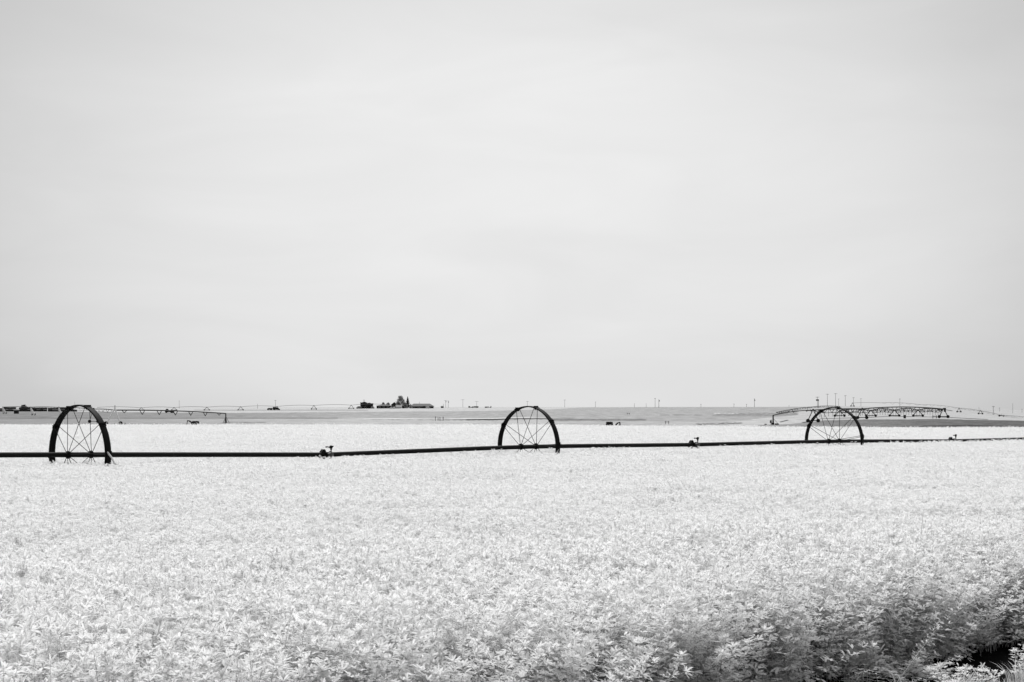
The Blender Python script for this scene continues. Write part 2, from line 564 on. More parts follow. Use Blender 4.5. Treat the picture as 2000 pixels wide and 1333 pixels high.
def scatter(name, pts, protos, label, rng):
    """one object: a point per plant, each point carrying a plant (geometry nodes)"""
    coll = bpy.data.collections.new(name + '_plants')
    for i, me in enumerate(protos):
        coll.objects.link(bpy.data.objects.new('%s_plant_%02d' % (name, i), me))
    n = len(pts)
    me = bpy.data.meshes.new(name)
    me.from_pydata([p[:3] for p in pts], [], [])
    ra = me.attributes.new('rot', 'FLOAT_VECTOR', 'POINT')
    ra.data.foreach_set('vector', np.array([p[3] for p in pts], dtype=np.float32).ravel())
    sa = me.attributes.new('scl', 'FLOAT_VECTOR', 'POINT')
    sa.data.foreach_set('vector', np.array([p[4] for p in pts], dtype=np.float32).ravel())
    ia = me.attributes.new('pick', 'INT', 'POINT')
    ia.data.foreach_set('value', np.array([p[5] if len(p) > 5 else rng.integers(0, len(protos)) for p in pts], dtype=np.int32))
    o = bpy.data.objects.new(name, me)
    COL.objects.link(o)
    gt = bpy.data.node_groups.new(name + '_nodes', 'GeometryNodeTree')
    gt.interface.new_socket('Geometry', in_out='INPUT', socket_type='NodeSocketGeometry')
    gt.interface.new_socket('Geometry', in_out='OUTPUT', socket_type='NodeSocketGeometry')
    gi = gt.nodes.new('NodeGroupInput'); go = gt.nodes.new('NodeGroupOutput')
    m2p = gt.nodes.new('GeometryNodeMeshToPoints')
    iop = gt.nodes.new('GeometryNodeInstanceOnPoints')
    ci = gt.nodes.new('GeometryNodeCollectionInfo')
    ci.inputs['Collection'].default_value = coll
    ci.inputs['Separate Children'].default_value = True
    iop.inputs['Pick Instance'].default_value = True
    def attr(nm, ty):
        a = gt.nodes.new('GeometryNodeInputNamedAttribute'); a.data_type = ty
        a.inputs['Name'].default_value = nm
        return a.outputs[0]
    gt.links.new(gi.outputs[0], m2p.inputs['Mesh'])
    gt.links.new(m2p.outputs[0], iop.inputs['Points'])
    gt.links.new(ci.outputs[0], iop.inputs['Instance'])
    gt.links.new(attr('pick', 'INT'), iop.inputs['Instance Index'])
    gt.links.new(attr('rot', 'FLOAT_VECTOR'), iop.inputs['Rotation'])
    gt.links.new(attr('scl', 'FLOAT_VECTOR'), iop.inputs['Scale'])
    gt.links.new(iop.outputs[0], go.inputs[0])
    md = o.modifiers.new('plants', 'NODES')
    md.node_group = gt
    tag(o, label, None, None, 'stuff')
    return o

rng = np.random.default_rng(11)
protos = [alfalfa_mesh('alfalfa_plant_%d' % i, 100 + i, lf=1.75, per=2, node_n=16) for i in range(8)]
calm = [alfalfa_mesh('alfalfa_top_%d' % i, 300 + i, stems=11, radius=0.19, per=5, node_n=12, nodes_from=0.5, hv=0.95, lf=1.0) for i in range(6)]
NP, NC = len(protos), len(calm)
protos = protos + calm
pts = []
def rows(y0, y1, dens, sxy, margin):
    step = 1 / math.sqrt(dens)
    y = y0
    while y < y1:
        half = 0.2565 * y + margin
        x = -half
        while x < half:
            X = x + rng.uniform(-0.5, 0.5) * step
            Yp = y + rng.uniform(-0.5, 0.5) * step
            x += step
            d = edge_d(X, Yp)
            if d < -0.22 or Yp > far_y(X) or (d < 0 and rng.uniform() > 0.12): continue
            h = canopy(X, Yp) / 0.76
            if d < 0: h *= 0.22      # short regrowth at the foot of the crop
            ax, ay = rng.normal(0, 0.07), rng.normal(0, 0.07)
            if 0 <= d < 0.35:      # edge plants lean out over the track
                ax += 0.26 * (1 - d / 0.35); ay += 0.16 * (1 - d / 0.35)
            gap = noise.noise(Vector((X * 1.7 + 40, Yp * 0.9, 9.0)))
            if gap > 0.04 + 0.30 * max(0.0, min(1.0, (d - 1.0) / 5.0)) and rng.uniform() < 0.62 and 0.5 < d < 9: continue
            if gap > 0.28: h *= 0.93
            rough = rng.uniform() < max(0.0, min(1.0, (5.5 - d) / 3.0, (19 - Yp) / 4.0)) + 0.04
            pk = int(rng.integers(0, NP)) if rough else NP + int(rng.integers(0, NC))
            s = sxy * rng.uniform(0.9, 1.12)
            ax += 0.06 * noise.noise(Vector((X * 0.5, Yp * 0.3, 2.0))); ay += 0.10
            pts.append((X, Yp, 0.0, (ax, ay, rng.uniform(0, 6.28)), (s, s, h * (rng.uniform(0.93, 1.06) if rough else rng.uniform(0.97, 1.03))), pk))
        y += step
rows(2.0, 32.0, 42, 1.0, 2.5)
rows(32.0, 64.0, 30, 1.05, 3.0)
rows(64.0, 122.0, 18, 1.3, 4.0)
scatter('alfalfa_crop', pts, protos, 'dense pale alfalfa crop filling the field around the wheel line', rng)
print('crop plants', len(pts))

# grass along the bare strip at the near edge
def grass_mesh(name, seed, n=60, r=0.11, h=0.25):
    g_ = np.random.default_rng(seed)
    mb = MB()
    for i in range(n):
        a, rr = g_.uniform(0, 6.28), r * math.sqrt(g_.uniform())
        b = Vector((math.cos(a) * rr, math.sin(a) * rr, 0))
        la = a + g_.normal(0, 0.7); ln = g_.uniform(0.15, 0.9); hh = h * g_.uniform(0.45, 1.1); w = g_.uniform(0.003, 0.006)
        d = Vector((math.cos(la), math.sin(la), 0)); sd = Vector((-d.y, d.x, 0)) * w
        ps = []
        for t in (0, 0.4, 0.75, 1.0):
            ps.append(b + d * (ln * hh * t * t) + Vector((0, 0, hh * t * (1 - 0.3 * ln * t))))
        mb.add([ps[0] - sd, ps[0] + sd, ps[1] - sd * 0.9, ps[1] + sd * 0.9, ps[2] - sd * 0.6, ps[2] + sd * 0.6, ps[3]],
               [(0, 1, 3, 2), (2, 3, 5, 4), (4, 5, 6)])
    me = mb.mesh(name)
    me.materials.append(M['grass_blade'])
    return me
gp = [grass_mesh('grass_tuft_%d' % i, 40 + i, 70, 0.12, 0.17) for i in range(4)]
gpts = []
for i in range(5200):
    X = rng.uniform(-6, 9); Yp = rng.uniform(3, 18)
    d = edge_d(X, Yp)
    if d > -0.66 - 0.14 * noise.noise(Vector((X * 2, Yp * 2, 0))) or d < -5: continue
    s = rng.uniform(0.75, 1.15) * (1.0 + 0.25 * noise.noise(Vector((X * 1.3, Yp * 1.3, 4))))
    gpts.append((X, Yp, 0.0, (rng.normal(0, 0.12), rng.normal(0, 0.12), rng.uniform(0, 6.28)), (s, s, s)))
scatter('grass', gpts, gp, 'short pale grass on the verge below the crop edge', rng)

# single tall stalks that stand out of the crop
def stalk(x, ytop, Y, lean, leafy, label, seed):
    X = (x - 1000) * Y / F
    top = H - (ytop - HY) * Y / F
    me = alfalfa_mesh('tall_stalk', seed, 1, 0.0, top / 1.05, 16 if leafy else 9, 0.02, 2 if leafy else 1, 1.0 if leafy else 0.9, 0.5, 0.8, 1.9)
    me.materials[0] = M['dry_stem']
    o = bpy.data.objects.new('tall_stalk', me)
    COL.objects.link(o)
    o.location = (X, Y, 0)
    o.rotation_euler = (0, lean, 0)
    tag(o, label, 'plant', 'tall stalks above the crop')
    return o
stalk(1782, 992, 15.6, 0.07, False, 'thin bare topped stalk, the tallest standing above the crop at right', 5)
stalk(1808, 1030, 15.0, 0.28, True, 'leafy stalk leaning right beside the tallest bare stalk', 6)
stalk(1608, 998, 17.0, 0.18, False, 'faint thin stalk leaning right, left of the tallest bare stalk', 7)
stalk(1735, 1195, 12.7, 0.62, True, 'pale leafy stalk leaning far right over the dark crop edge', 8)

def weed(x, ytop, Y, label, seed):
    X = (x - 1000) * Y / F
    top = H - (ytop - HY) * Y / F
    me = alfalfa_mesh('weed', seed, 6, 0.06, top, 8, 0.4, 2, 1.2, 0.2)
    o = bpy.data.objects.new('weed', me)
    COL.objects.link(o)
    o.location = (X, Y, 0)
    tag(o, label, 'weed', 'pale weeds on the verge')
weed(1852, 1302, 12.4, 'spiky pale weed left of the others on the verge at bottom right', 21)
weed(1925, 1306, 12.5, 'low pale weed between the spiky one and the corner', 22)
weed(1996, 1256, 13.0, 'tallest pale weed in the bottom right corner', 23)

# ------------------------------------------------------------------ wheel line
TH = math.atan2(17.55, 16.96)
CT, ST = math.cos(TH), math.sin(TH)
W1 = Vector((-8.10, 37.40, 0)); STEP = Vector((8.48, 8.775, 0))
R = 0.935
def on_line(k):            # k = 0 at the first wheel, 1 at the second ...
    return W1 + STEP * k
ZP = {-0.5: H - 95.5 * 33.01 / F, 0: H - 93.5 * 37.40 / F, 0.5: H - 93.5 * 41.79 / F, 1: H - 77.5 * 46.18 / F, 1.5: H - 74.0 * 50.56 / F,
      2: H - 67.0 * 54.95 / F, 2.5: H - 66.5 * 59.34 / F, 3: H - 61.0 * 63.73 / F, 3.5: 0.86}
line = empty('wheel_line', (W1.x, W1.y, 0), TH)
tag(line, 'long black irrigation pipe carried across the pale crop by three spoked steel wheels', 'irrigation line')
SL = STEP.length
def zline(k):
    ks = sorted(ZP)
    z = lerp_tab(ks, [ZP[q] for q in ks], k)
    return z
# local coords of the line: x along pipe, origin at wheel 1 on the ground
for k0 in (-0.5, 0.5, 1.5, 2.5):
    p = []
    for i in range(25):
        k = k0 + i / 24
        zz = zline(k)
        dk = abs(k - (k0 + 0.5))
        if dk < 0.12:      # the pipe bends softly over its wheel
            zz = zz + (zline(k + 0.12) + zline(k - 0.12) - 2 * zz) * 0.22
        p.append((k * SL, 0, zz))
    mb = MB()
    mb.tube(p, 0.0485, 20)
    for kk in (k0 + 0.004, k0 + 0.996):
        mb.tube([(kk * SL - 0.05, 0, zline(kk)), (kk * SL + 0.05, 0, zline(kk))], 0.056, 20)
    mb.build('pipe_section', M['pipe_steel'], line)

def wheel_part(k, phase, first=None):
    zc = zline(k)
    hw = 0.066
    if first is None:
        mb = MB()
        n = 72
        vs, fs = [], []
        for i in range(n):
            t = 2 * math.pi * i / n
            for (rr, xx) in ((R, -hw), (R + 0.004, -hw * 0.5), (R + 0.004, hw * 0.5), (R, hw), (R - 0.022, hw), (R - 0.010, hw * 0.5), (R - 0.010, -hw * 0.5), (R - 0.022, -hw)):
                vs.append((xx, rr * math.cos(t), rr * math.sin(t)))
        for i in range(n):
            for q in range(8):
                fs.append((i * 8 + q, i * 8 + (q + 1) % 8, ((i + 1) % n) * 8 + (q + 1) % 8, ((i + 1) % n) * 8 + q))
        mb.add(vs, fs, True)
        w = mb.build('wheel', M['black_steel'], line)
        # cleats: angle-iron lugs at every spoke joint
        for i in range(10):
            t = math.radians(36 * i)
            cb = MB()
            ct, st = math.cos(t), math.sin(t)
            def q(x, r_, a):      # radial frame
                return (x, r_ * ct - a * st, r_ * st + a * ct)
            for (x0, x1, ra, rb, a0, a1) in ((-0.075, 0.075, R + 0.003, R + 0.009, -0.05, 0.05), (-0.075, 0.075, R + 0.009, R + 0.034, -0.006, 0.004), (-0.022, 0.022, R - 0.055, R - 0.012, -0.02, 0.02)):
                c = [q(x, r_, a) for x in (x0, x1) for r_ in (ra, rb) for a in (a0, a1)]
                cb.add(c, [(0, 1, 3, 2), (4, 6, 7, 5), (0, 4, 5, 1), (2, 3, 7, 6), (0, 2, 6, 4), (1, 5, 7, 3)])
            cb.build('cleat', M['black_steel'], w)
        for sx in (-1, 1):
            hb = MB()
            hb.lathe([(0.0495, -0.03), (0.064, -0.03), (0.064, -0.016), (0.056, -0.01), (0.056, 0.01), (0.064, 0.016), (0.064, 0.03), (0.0495, 0.03)], (sx * 0.25, 0, 0), 'X', 20)
            for i in range(10):
                t = math.radians(36 * i)
                hb.box((sx * 0.25, 0.064 * math.cos(t), 0.064 * math.sin(t)), (0.03, 0.018, 0.018))
            hb.build('hub', M['black_steel'], w)
            for i in range(10):
                t = math.radians(36 * i) + 0.012 * sx
                sb = MB()
                sb.tube([(sx * 0.25, 0.058 * math.cos(t), 0.058 * math.sin(t)), (sx * 0.045, (R - 0.012) * math.cos(t), (R - 0.012) * math.sin(t))], 0.0062, 6)
                sb.build('spoke', M['black_steel'], w)
    else:
        w = copy_tree(first, line)
    w.location = (k * SL, 0, zc)
    w.rotation_euler = (math.radians(phase), 0, 0)
    return w
# wheel plane's local +Y points away from the camera to the left
w1 = wheel_part(0, 70)
w2 = wheel_part(1, 68.5, w1)
w3 = wheel_part(2, 63, w1)

def sprinkler_part(k, rot, first=None):
    if first is None:
        mb = MB()     # bolted leveller: flanged collar with a triangular weight plate
        mb.lathe([(0.05, -0.09), (0.072, -0.09), (0.075, -0.07), (0.058, -0.055), (0.058, 0.06), (0.075, 0.07), (0.072, 0.09), (0.05, 0.09)], (0, 0, 0), 'X', 18)
        for a in (90, 210, 330):
            t = math.radians(a)
            mb.box((-0.13, 0.075 * math.cos(t), 0.075 * math.sin(t)), (0.05, 0.05, 0.05))
        pl = [(-0.25, -0.02), (-0.17, 0.085), (-0.14, 0.115), (-0.10, 0.115), (-0.08, 0.09), (-0.045, 0.0), (-0.09, -0.07), (-0.13, -0.125), (-0.17, -0.125), (-0.19, -0.07)]
        mb.prism(pl, 0.075, 0.0)
        s = mb.build('sprinkler', M['black_steel'], line)
        b = MB()      # swivel body in front of the pipe
        b.lathe([(0.02, -0.13), (0.048, -0.125), (0.055, -0.10), (0.055, -0.06), (0.04, -0.05)], (0.02, 0, 0), 'Y', 18)
        b.tube([(-0.06, -0.07, 0.005), (0.02, -0.09, 0.0)], [0.036, 0.045], 14)
        b.build('swivel_body', M['grey_cast'], s)
        b = MB()
        b.tube([(0.02, -0.09, 0.03), (0.02, -0.09, 0.125)], 0.0125, 12)
        b.tube([(0.02, -0.09, 0.10), (0.02, -0.09, 0.118)], 0.02, 6)
        b.build('riser', M['black_steel'], s)
        b = MB()      # impact head: body, bonnet, nozzle and hammer arm
        b.tube([(0.02, -0.09, 0.118), (0.02, -0.09, 0.160)], [0.018, 0.032], 12)
        b.lathe([(0.034, 0.0), (0.036, 0.012), (0.028, 0.030), (0.012, 0.038)], (0.02, -0.09, 0.157), 'Z', 14)
        b.tube([(0.03, -0.09, 0.148), (0.09, -0.06, 0.172), (0.115, -0.05, 0.178)], [0.02, 0.015, 0.011], 10)
        b.tube([(0.01, -0.09, 0.148), (-0.06, -0.10, 0.162)], [0.018, 0.012], 10)
        b.build('sprinkler_head', M['black_steel'], s)
        b = MB()
        b.box((-0.045, -0.10, 0.168), (0.15, 0.008, 0.012))
        b.box((-0.115, -0.10, 0.165), (0.035, 0.03, 0.026), 0.4)
        b.build('hammer_arm', M['black_steel'], s)
        b = MB()
        b.tube([(0.02, -0.05, -0.05), (0.03, -0.055, -0.10)], [0.03, 0.02], 10)
        b.build('drain_valve', M['black_steel'], s)
    else:
        s = copy_tree(first, line)
    s.location = (k * SL, 0, zline(k))
    s.rotation_euler = (rot, 0, 0)
    return s
s1 = sprinkler_part(0.5, 0.0)
sprinkler_part(1.5, 0.0, s1)
sprinkler_part(2.5, -0.02, s1)
sprinkler_part(-0.5, 0.03, s1)

# pale tube leaning on the rim of the nearest wheel
mb = MB()
a, b = P(209, 883, 36.75), P(225, 908, 36.45)
mid = a.lerp(b, 0.5) + Vector((0.01, 0, 0.012))
mb.tube([a, mid, b], [0.020, 0.018, 0.015], 12)
mb.tube([b + Vector((-0.012, 0, 0.012)), b + Vector((0.012, 0, -0.014))], 0.028, 10)
mb.tube([b, b + Vector((0.2, -0.05, -0.75))], 0.014, 8)
tag(mb.build('leaning_tube', M['light_tube']), 'pale tube leaning against the rim of the leftmost wheel', 'tube')

# ------------------------------------------------------------------ centre pivots far behind
def a_tower(parent, base, hgt, wid, ang, mat, leg_r, wheel_r, wmat=None, wheels=True, beam=True):
    """A-frame drive tower standing across the span; parts of one tower"""
    dx, dy = math.cos(ang) * wid / 2, math.sin(ang) * wid / 2
    top = Vector((base.x, base.y, base.z + hgt))
    mb = MB()
    for s in (-1, 1):
        mb.tube([(base.x + s * dx, base.y + s * dy, base.z + wheel_r), top + Vector((s * 0.12, 0, 0))], leg_r, 6)
    if beam:
        mb.tube([(base.x - dx, base.y - dy, base.z + wheel_r), (base.x + dx, base.y + dy, base.z + wheel_r)], leg_r * 1.1, 6)
    mb.box((top.x, top.y, top.z + 0.15), (0.5, 0.4, 0.5))
    t = mb.build('tower', mat, parent)
    if wheels:
        for s in (-1, 1):
            wb = MB()
            ca, sa = math.cos(ang), math.sin(ang)
            n = 14
            vs = []
            for q in (-0.18, 0.18):
                for i in range(n):
                    th = 2 * math.pi * i / n
                    r_ = wheel_r * (1.0 if i % 2 else 0.95)
                    u = r_ * math.cos(th)
                    vs.append((base.x + s * dx + u * ca - q * sa, base.y + s * dy + u * sa + q * ca, base.z + wheel_r + r_ * math.sin(th)))
            fs = [tuple(range(n)), tuple(reversed(range(n, 2 * n)))] + [(i, (i + 1) % n, (i + 1) % n + n, i + n) for i in range(n)]
            wb.add(vs, fs)
            wb.build('wheel', wmat or M['rubber'], t)
    return top

def span(parent, a, b, mat, pr, arch, depth, nseg, truss_r=None, vw=0.35, drops=0, drop_mat=None, lower=True, ratio=1.0):
    """pipe arched between two tower tops with an underslung V truss and hose drops"""
    tr = truss_r or pr * 0.45
    def pp(t):
        return a.lerp(b, t) + Vector((0, 0, arch * 4 * t * (1 - t)))
    mb = MB()
    mb.tube([pp(i / 16) for i in range(17)], pr, 7)
    s = mb.build('span_pipe', mat, parent)
    if depth > 0:
        tb = MB()
        def lo(t):
            return pp(t) - Vector((0, 0, depth * (0.35 + 0.65 * min(1, 4 * t * (1 - t) * 1.4)) ))
        for i in range(nseg):
            t0, t1 = (i + 0.5 - vw) / nseg, (i + 0.5 + vw) / nseg
            tm = (t0 + t1) / 2
            tb.tube([pp(t0), lo(tm)], tr, 4); tb.tube([lo(tm), pp(t1)], tr, 4)
        if lower:
            q = [a] + [lo((i + 0.5) / nseg) for i in range(nseg)] + [b]
            tb.tube(q, tr * 0.9, 4)
        t_ = tb.build('truss', mat, s)
        if not lower: t_['kind'] = 'stuff'
    if drops:
        db = MB()
        for i in range(drops):
            t = (i + 0.5) / drops
            p = pp(t)
            db.tube([p, p - Vector((0, 0, depth + 0.9 + 0.1 * (i % 3)))], tr * 0.5, 4)
            db.box(p - Vector((0, 0, depth + 1.0 + 0.1 * (i % 3))), (0.16, 0.16, 0.25))
        o_ = db.build('hose_drops', drop_mat or mat, s)
        o_['kind'] = 'stuff'
    return s

def pivot(name, label, tw, mat, spans, leg_r=0.09, wheel_r=0.6, wid=3.5, tower_mat=None, group='centre pivot sprinklers'):
    b0 = G(tw[0][0], tw[0][2])
    root = empty(name, b0)
    tag(root, label, 'irrigation machine', group)
    inv = Vector(b0)
    tops = []
    for (x, yt, Y, kind) in tw:
        base = G(x, Y)
        top = P(x, yt, Y)
        hg = top.z - base.z
        if kind:
            a_tower(root, base - inv, hg, wid, 0.15, tower_mat or mat, leg_r, wheel_r)
        tops.append(top - inv)
    for (i, j, kw) in spans:
        kw = dict(kw)
        span(root, tops[i], tops[j], kw.pop('mat', mat), **kw)
    return root, inv

# right, nearest arm
rA, iA = pivot('center_pivot', 'nearest dark pivot sprinkler arm, with a black end post left of the rightmost wheel', [
    (1510, 811.5, 560, 0), (1588, 801.5, 640, 1), (1684, 799, 720, 1), (1843, 799.5, 745, 1)],
    M['dark_steel'], [
        (0, 1, dict(pr=0.15, arch=0.35, depth=0, nseg=6)),
        (1, 2, dict(pr=0.19, arch=0.2, depth=1.2, nseg=7, truss_r=0.11, drops=12)),
        (2, 3, dict(pr=0.2, arch=0.75, depth=1.3, nseg=9, truss_r=0.10, drops=0))], 0.15, 0.62, 3.4)
b = G(1510, 560) - iA
t = P(1510, 811.5, 560) - iA
mb = MB(); mb.tube([b, t], [0.24, 0.17], 8); mb.box(b + Vector((-0.1, 0, 0.3)), (0.8, 0.5, 0.6)); mb.box(b + Vector((1.0, 0, 0.2)), (1.0, 0.5, 0.4))
mb.build('end_post', M['black_steel'], rA)
mb = MB(); mb.tube([t - Vector((0, 0, 0.9)), b + Vector((1.7, 0, 0.05))], 0.05, 5); mb.build('brace', M['dark_steel'], rA)
mb = MB(); mb.box(P(1505.5, 824, 562) - iA, (0.5, 0.4, 0.75)); mb.tube([P(1506.5, 819, 562) - iA, P(1505, 831, 562) - iA], 0.05, 5); mb.build('control_box', M['dark_steel'], rA)
mb = MB(); mb.tube([P(1843, 800, 745) - iA, P(1860, 803, 752) - iA], 0.10, 6); mb.box(P(1845.5, 801, 744) - iA, (0.7, 0.5, 1.5)); mb.build('end_gun', M['dark_steel'], rA)

# right, arm behind it
pivot('center_pivot', 'dark pivot arm with four wheeled towers and hanging hoses behind the nearest arm', [
    (1640, 803, 880, 1), (1701, 802.5, 880, 1), (1747, 802, 880, 1), (1793, 801.5, 880, 1), (1840, 802, 880, 0)],
    M['dark_steel'], [
        (0, 1, dict(pr=0.2, arch=0.75, depth=1.5, nseg=6, truss_r=0.12, drops=9)),
        (1, 2, dict(pr=0.2, arch=0.85, depth=1.5, nseg=6, truss_r=0.12, drops=9)),
        (2, 3, dict(pr=0.2, arch=0.85, depth=1.5, nseg=6, truss_r=0.12, drops=9)),
        (3, 4, dict(pr=0.2, arch=0.85, depth=1.5, nseg=6, truss_r=0.12, drops=9))], 0.17, 0.55, 4.4)
# right, dark arm climbing the slope
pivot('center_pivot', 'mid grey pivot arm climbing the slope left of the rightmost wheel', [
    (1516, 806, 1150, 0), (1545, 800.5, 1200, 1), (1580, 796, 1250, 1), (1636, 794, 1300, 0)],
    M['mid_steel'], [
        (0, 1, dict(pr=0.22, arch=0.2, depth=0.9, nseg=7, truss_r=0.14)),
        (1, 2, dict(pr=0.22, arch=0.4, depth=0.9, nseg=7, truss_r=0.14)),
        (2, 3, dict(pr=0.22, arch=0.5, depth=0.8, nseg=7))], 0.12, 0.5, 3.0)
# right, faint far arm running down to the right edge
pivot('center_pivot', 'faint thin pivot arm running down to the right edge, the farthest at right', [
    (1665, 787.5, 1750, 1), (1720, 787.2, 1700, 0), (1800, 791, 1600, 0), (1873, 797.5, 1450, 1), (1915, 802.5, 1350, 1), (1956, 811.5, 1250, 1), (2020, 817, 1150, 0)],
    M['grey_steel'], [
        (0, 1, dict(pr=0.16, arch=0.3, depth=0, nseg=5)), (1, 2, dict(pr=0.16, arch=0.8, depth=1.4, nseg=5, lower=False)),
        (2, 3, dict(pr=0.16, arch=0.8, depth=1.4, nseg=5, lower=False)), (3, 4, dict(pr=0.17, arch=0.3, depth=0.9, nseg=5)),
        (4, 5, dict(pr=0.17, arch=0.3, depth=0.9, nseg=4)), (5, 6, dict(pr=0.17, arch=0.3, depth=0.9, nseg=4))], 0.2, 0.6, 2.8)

# left, the near machine with pale legs
rD, iD = pivot('center_pivot', 'pivot arm with a tall pale legged tower just right of the leftmost wheel', [
    (224.5, 801.5, 500, 0), (183, 799.5, 640, 1), (115, 796.2, 850, 0), (60, 795.6, 1000, 0), (5, 795.4, 1150, 0), (441, 808, 600, 0)],
    M['dark_steel'], [
        (0, 1, dict(pr=0.12, arch=0.15, depth=0.8, nseg=5)), (1, 2, dict(pr=0.13, arch=0.2, depth=0.9, nseg=5)),
        (2, 3, dict(pr=0.16, arch=0.2, depth=0.9, nseg=5)), (3, 4, dict(pr=0.16, arch=0.2, depth=0.9, nseg=5)),
        (0, 5, dict(pr=0.17, arch=0.30, depth=1.15, nseg=7, truss_r=0.12, vw=0.15, lower=False))], 0.09, 0.55, 2.6)
for (x, yt, Y, wl_, wr_) in ((224.5, 793.5, 500, 17, 11), (115, 794.9, 850, -9, 2), (60, 794.9, 1000, -8, 2.5), (5, 795, 1150, -7, 2)):
    base = G(x, Y) - iD
    top = P(x, yt, Y) - iD
    mb = MB()
    k = Y / F
    for s in (-wl_, wr_):
        q = base + Vector((s * k, 0, 0.3))
        mb.tube([q, top - Vector((0, 0, (top.z - base.z) * 0.12))], [0.19 * (Y / 500) ** 0.6] * 2, 6)
    mb.box(top - Vector((0, 0, 0.3)), (0.35, 0.3, 0.9))
    tw_ = mb.build('tower', M['galv'], rD)
    for s in (-wl_, wr_):
        wb = MB(); wb.lathe([(0.3, -0.15), (0.5, -0.12), (0.5, 0.12), (0.3, 0.15)], base + Vector((s * k, 0, 0.5)), 'Y', 12)
        wb.build('wheel', M['rubber'], tw_)
mb = MB()     # pyramid at the arm's right end
base = G(441, 600) - iD; top = P(441, 808.5, 600) - iD
mb.tube([base + Vector((0, 0, 0)), top], 0.17, 8)
for s, r_ in ((-0.9, 0), (1.1, 0), (0.2, 0.9), (-0.3, -0.8)):
    mb.tube([base + Vector((s, r_, 0)), base.lerp(top, 0.72)], 0.06, 5)
for hh in (0.3, 0.8, 1.2):
    mb.box(base + Vector((0, 0, hh)), (1.3 * (1 - hh / 2.2), 1.0 * (1 - hh / 2.2), 0.07))
mb.build('pivot_pyramid', M['dark_steel'], rD)

# left, long far arm on the horizon
tw = [(190, 796.2, 1750, 0), (276, 797, 1750, 1), (340, 796.6, 1760, 1), (404, 795.8, 1780, 1), (470, 795.0, 1800, 1), (541, 794.4, 1820, 1), (613, 792.6, 1850, 1), (686, 791.8, 1880, 1), (752, 790.5, 1900, 0)]
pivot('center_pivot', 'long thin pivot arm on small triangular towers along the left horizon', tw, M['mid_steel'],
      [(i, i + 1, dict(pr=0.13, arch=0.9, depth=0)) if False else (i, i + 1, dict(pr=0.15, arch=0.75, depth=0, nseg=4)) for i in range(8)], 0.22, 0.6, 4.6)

# ------------------------------------------------------------------ utility poles
def pole(x, yt, Y, arm, extra, label, dark=False, thick=0.17):
    base = G(x, Y)
    hgt = P(x, yt, Y).z - base.z
    m = M['dark_wood'] if dark else M['wood']
    root = empty('utility_pole', base)
    tag(root, label, 'pole', 'utility poles along the horizon')
    mb = MB(); mb.tube([(0, 0, -0.3), (0, 0, hgt)], [thick * 1.15, thick * 0.8], 8)
    mb.build('post', m, root)
    if arm:
        mb = MB()
        mb.box((0, -thick - 0.08, hgt - 0.5), (arm, 0.14, 0.22))
        for s in (-0.46, -0.2, 0.2, 0.46):
            mb.box((s * arm, -thick - 0.08, hgt - 0.27), (0.1, 0.1, 0.22))
        mb.build('crossarm', m, root)
        if extra > 1:
            mb = MB(); mb.box((0, -thick - 0.08, hgt - 2.2), (arm * 0.85, 0.14, 0.3)); mb.build('crossarm', m, root)
    if extra:
        for s in ((-0.6, 0.6) if extra > 1 else (0.35,)):
            mb = MB(); mb.lathe([(0.1, 0), (0.42, 0.05), (0.42, 1.1), (0.15, 1.25)], (s, -0.35, hgt * (0.62 if extra > 1 else 0.72)), 'Z', 10)
            mb.build('transformer', M['dark_steel'], root)
    return root
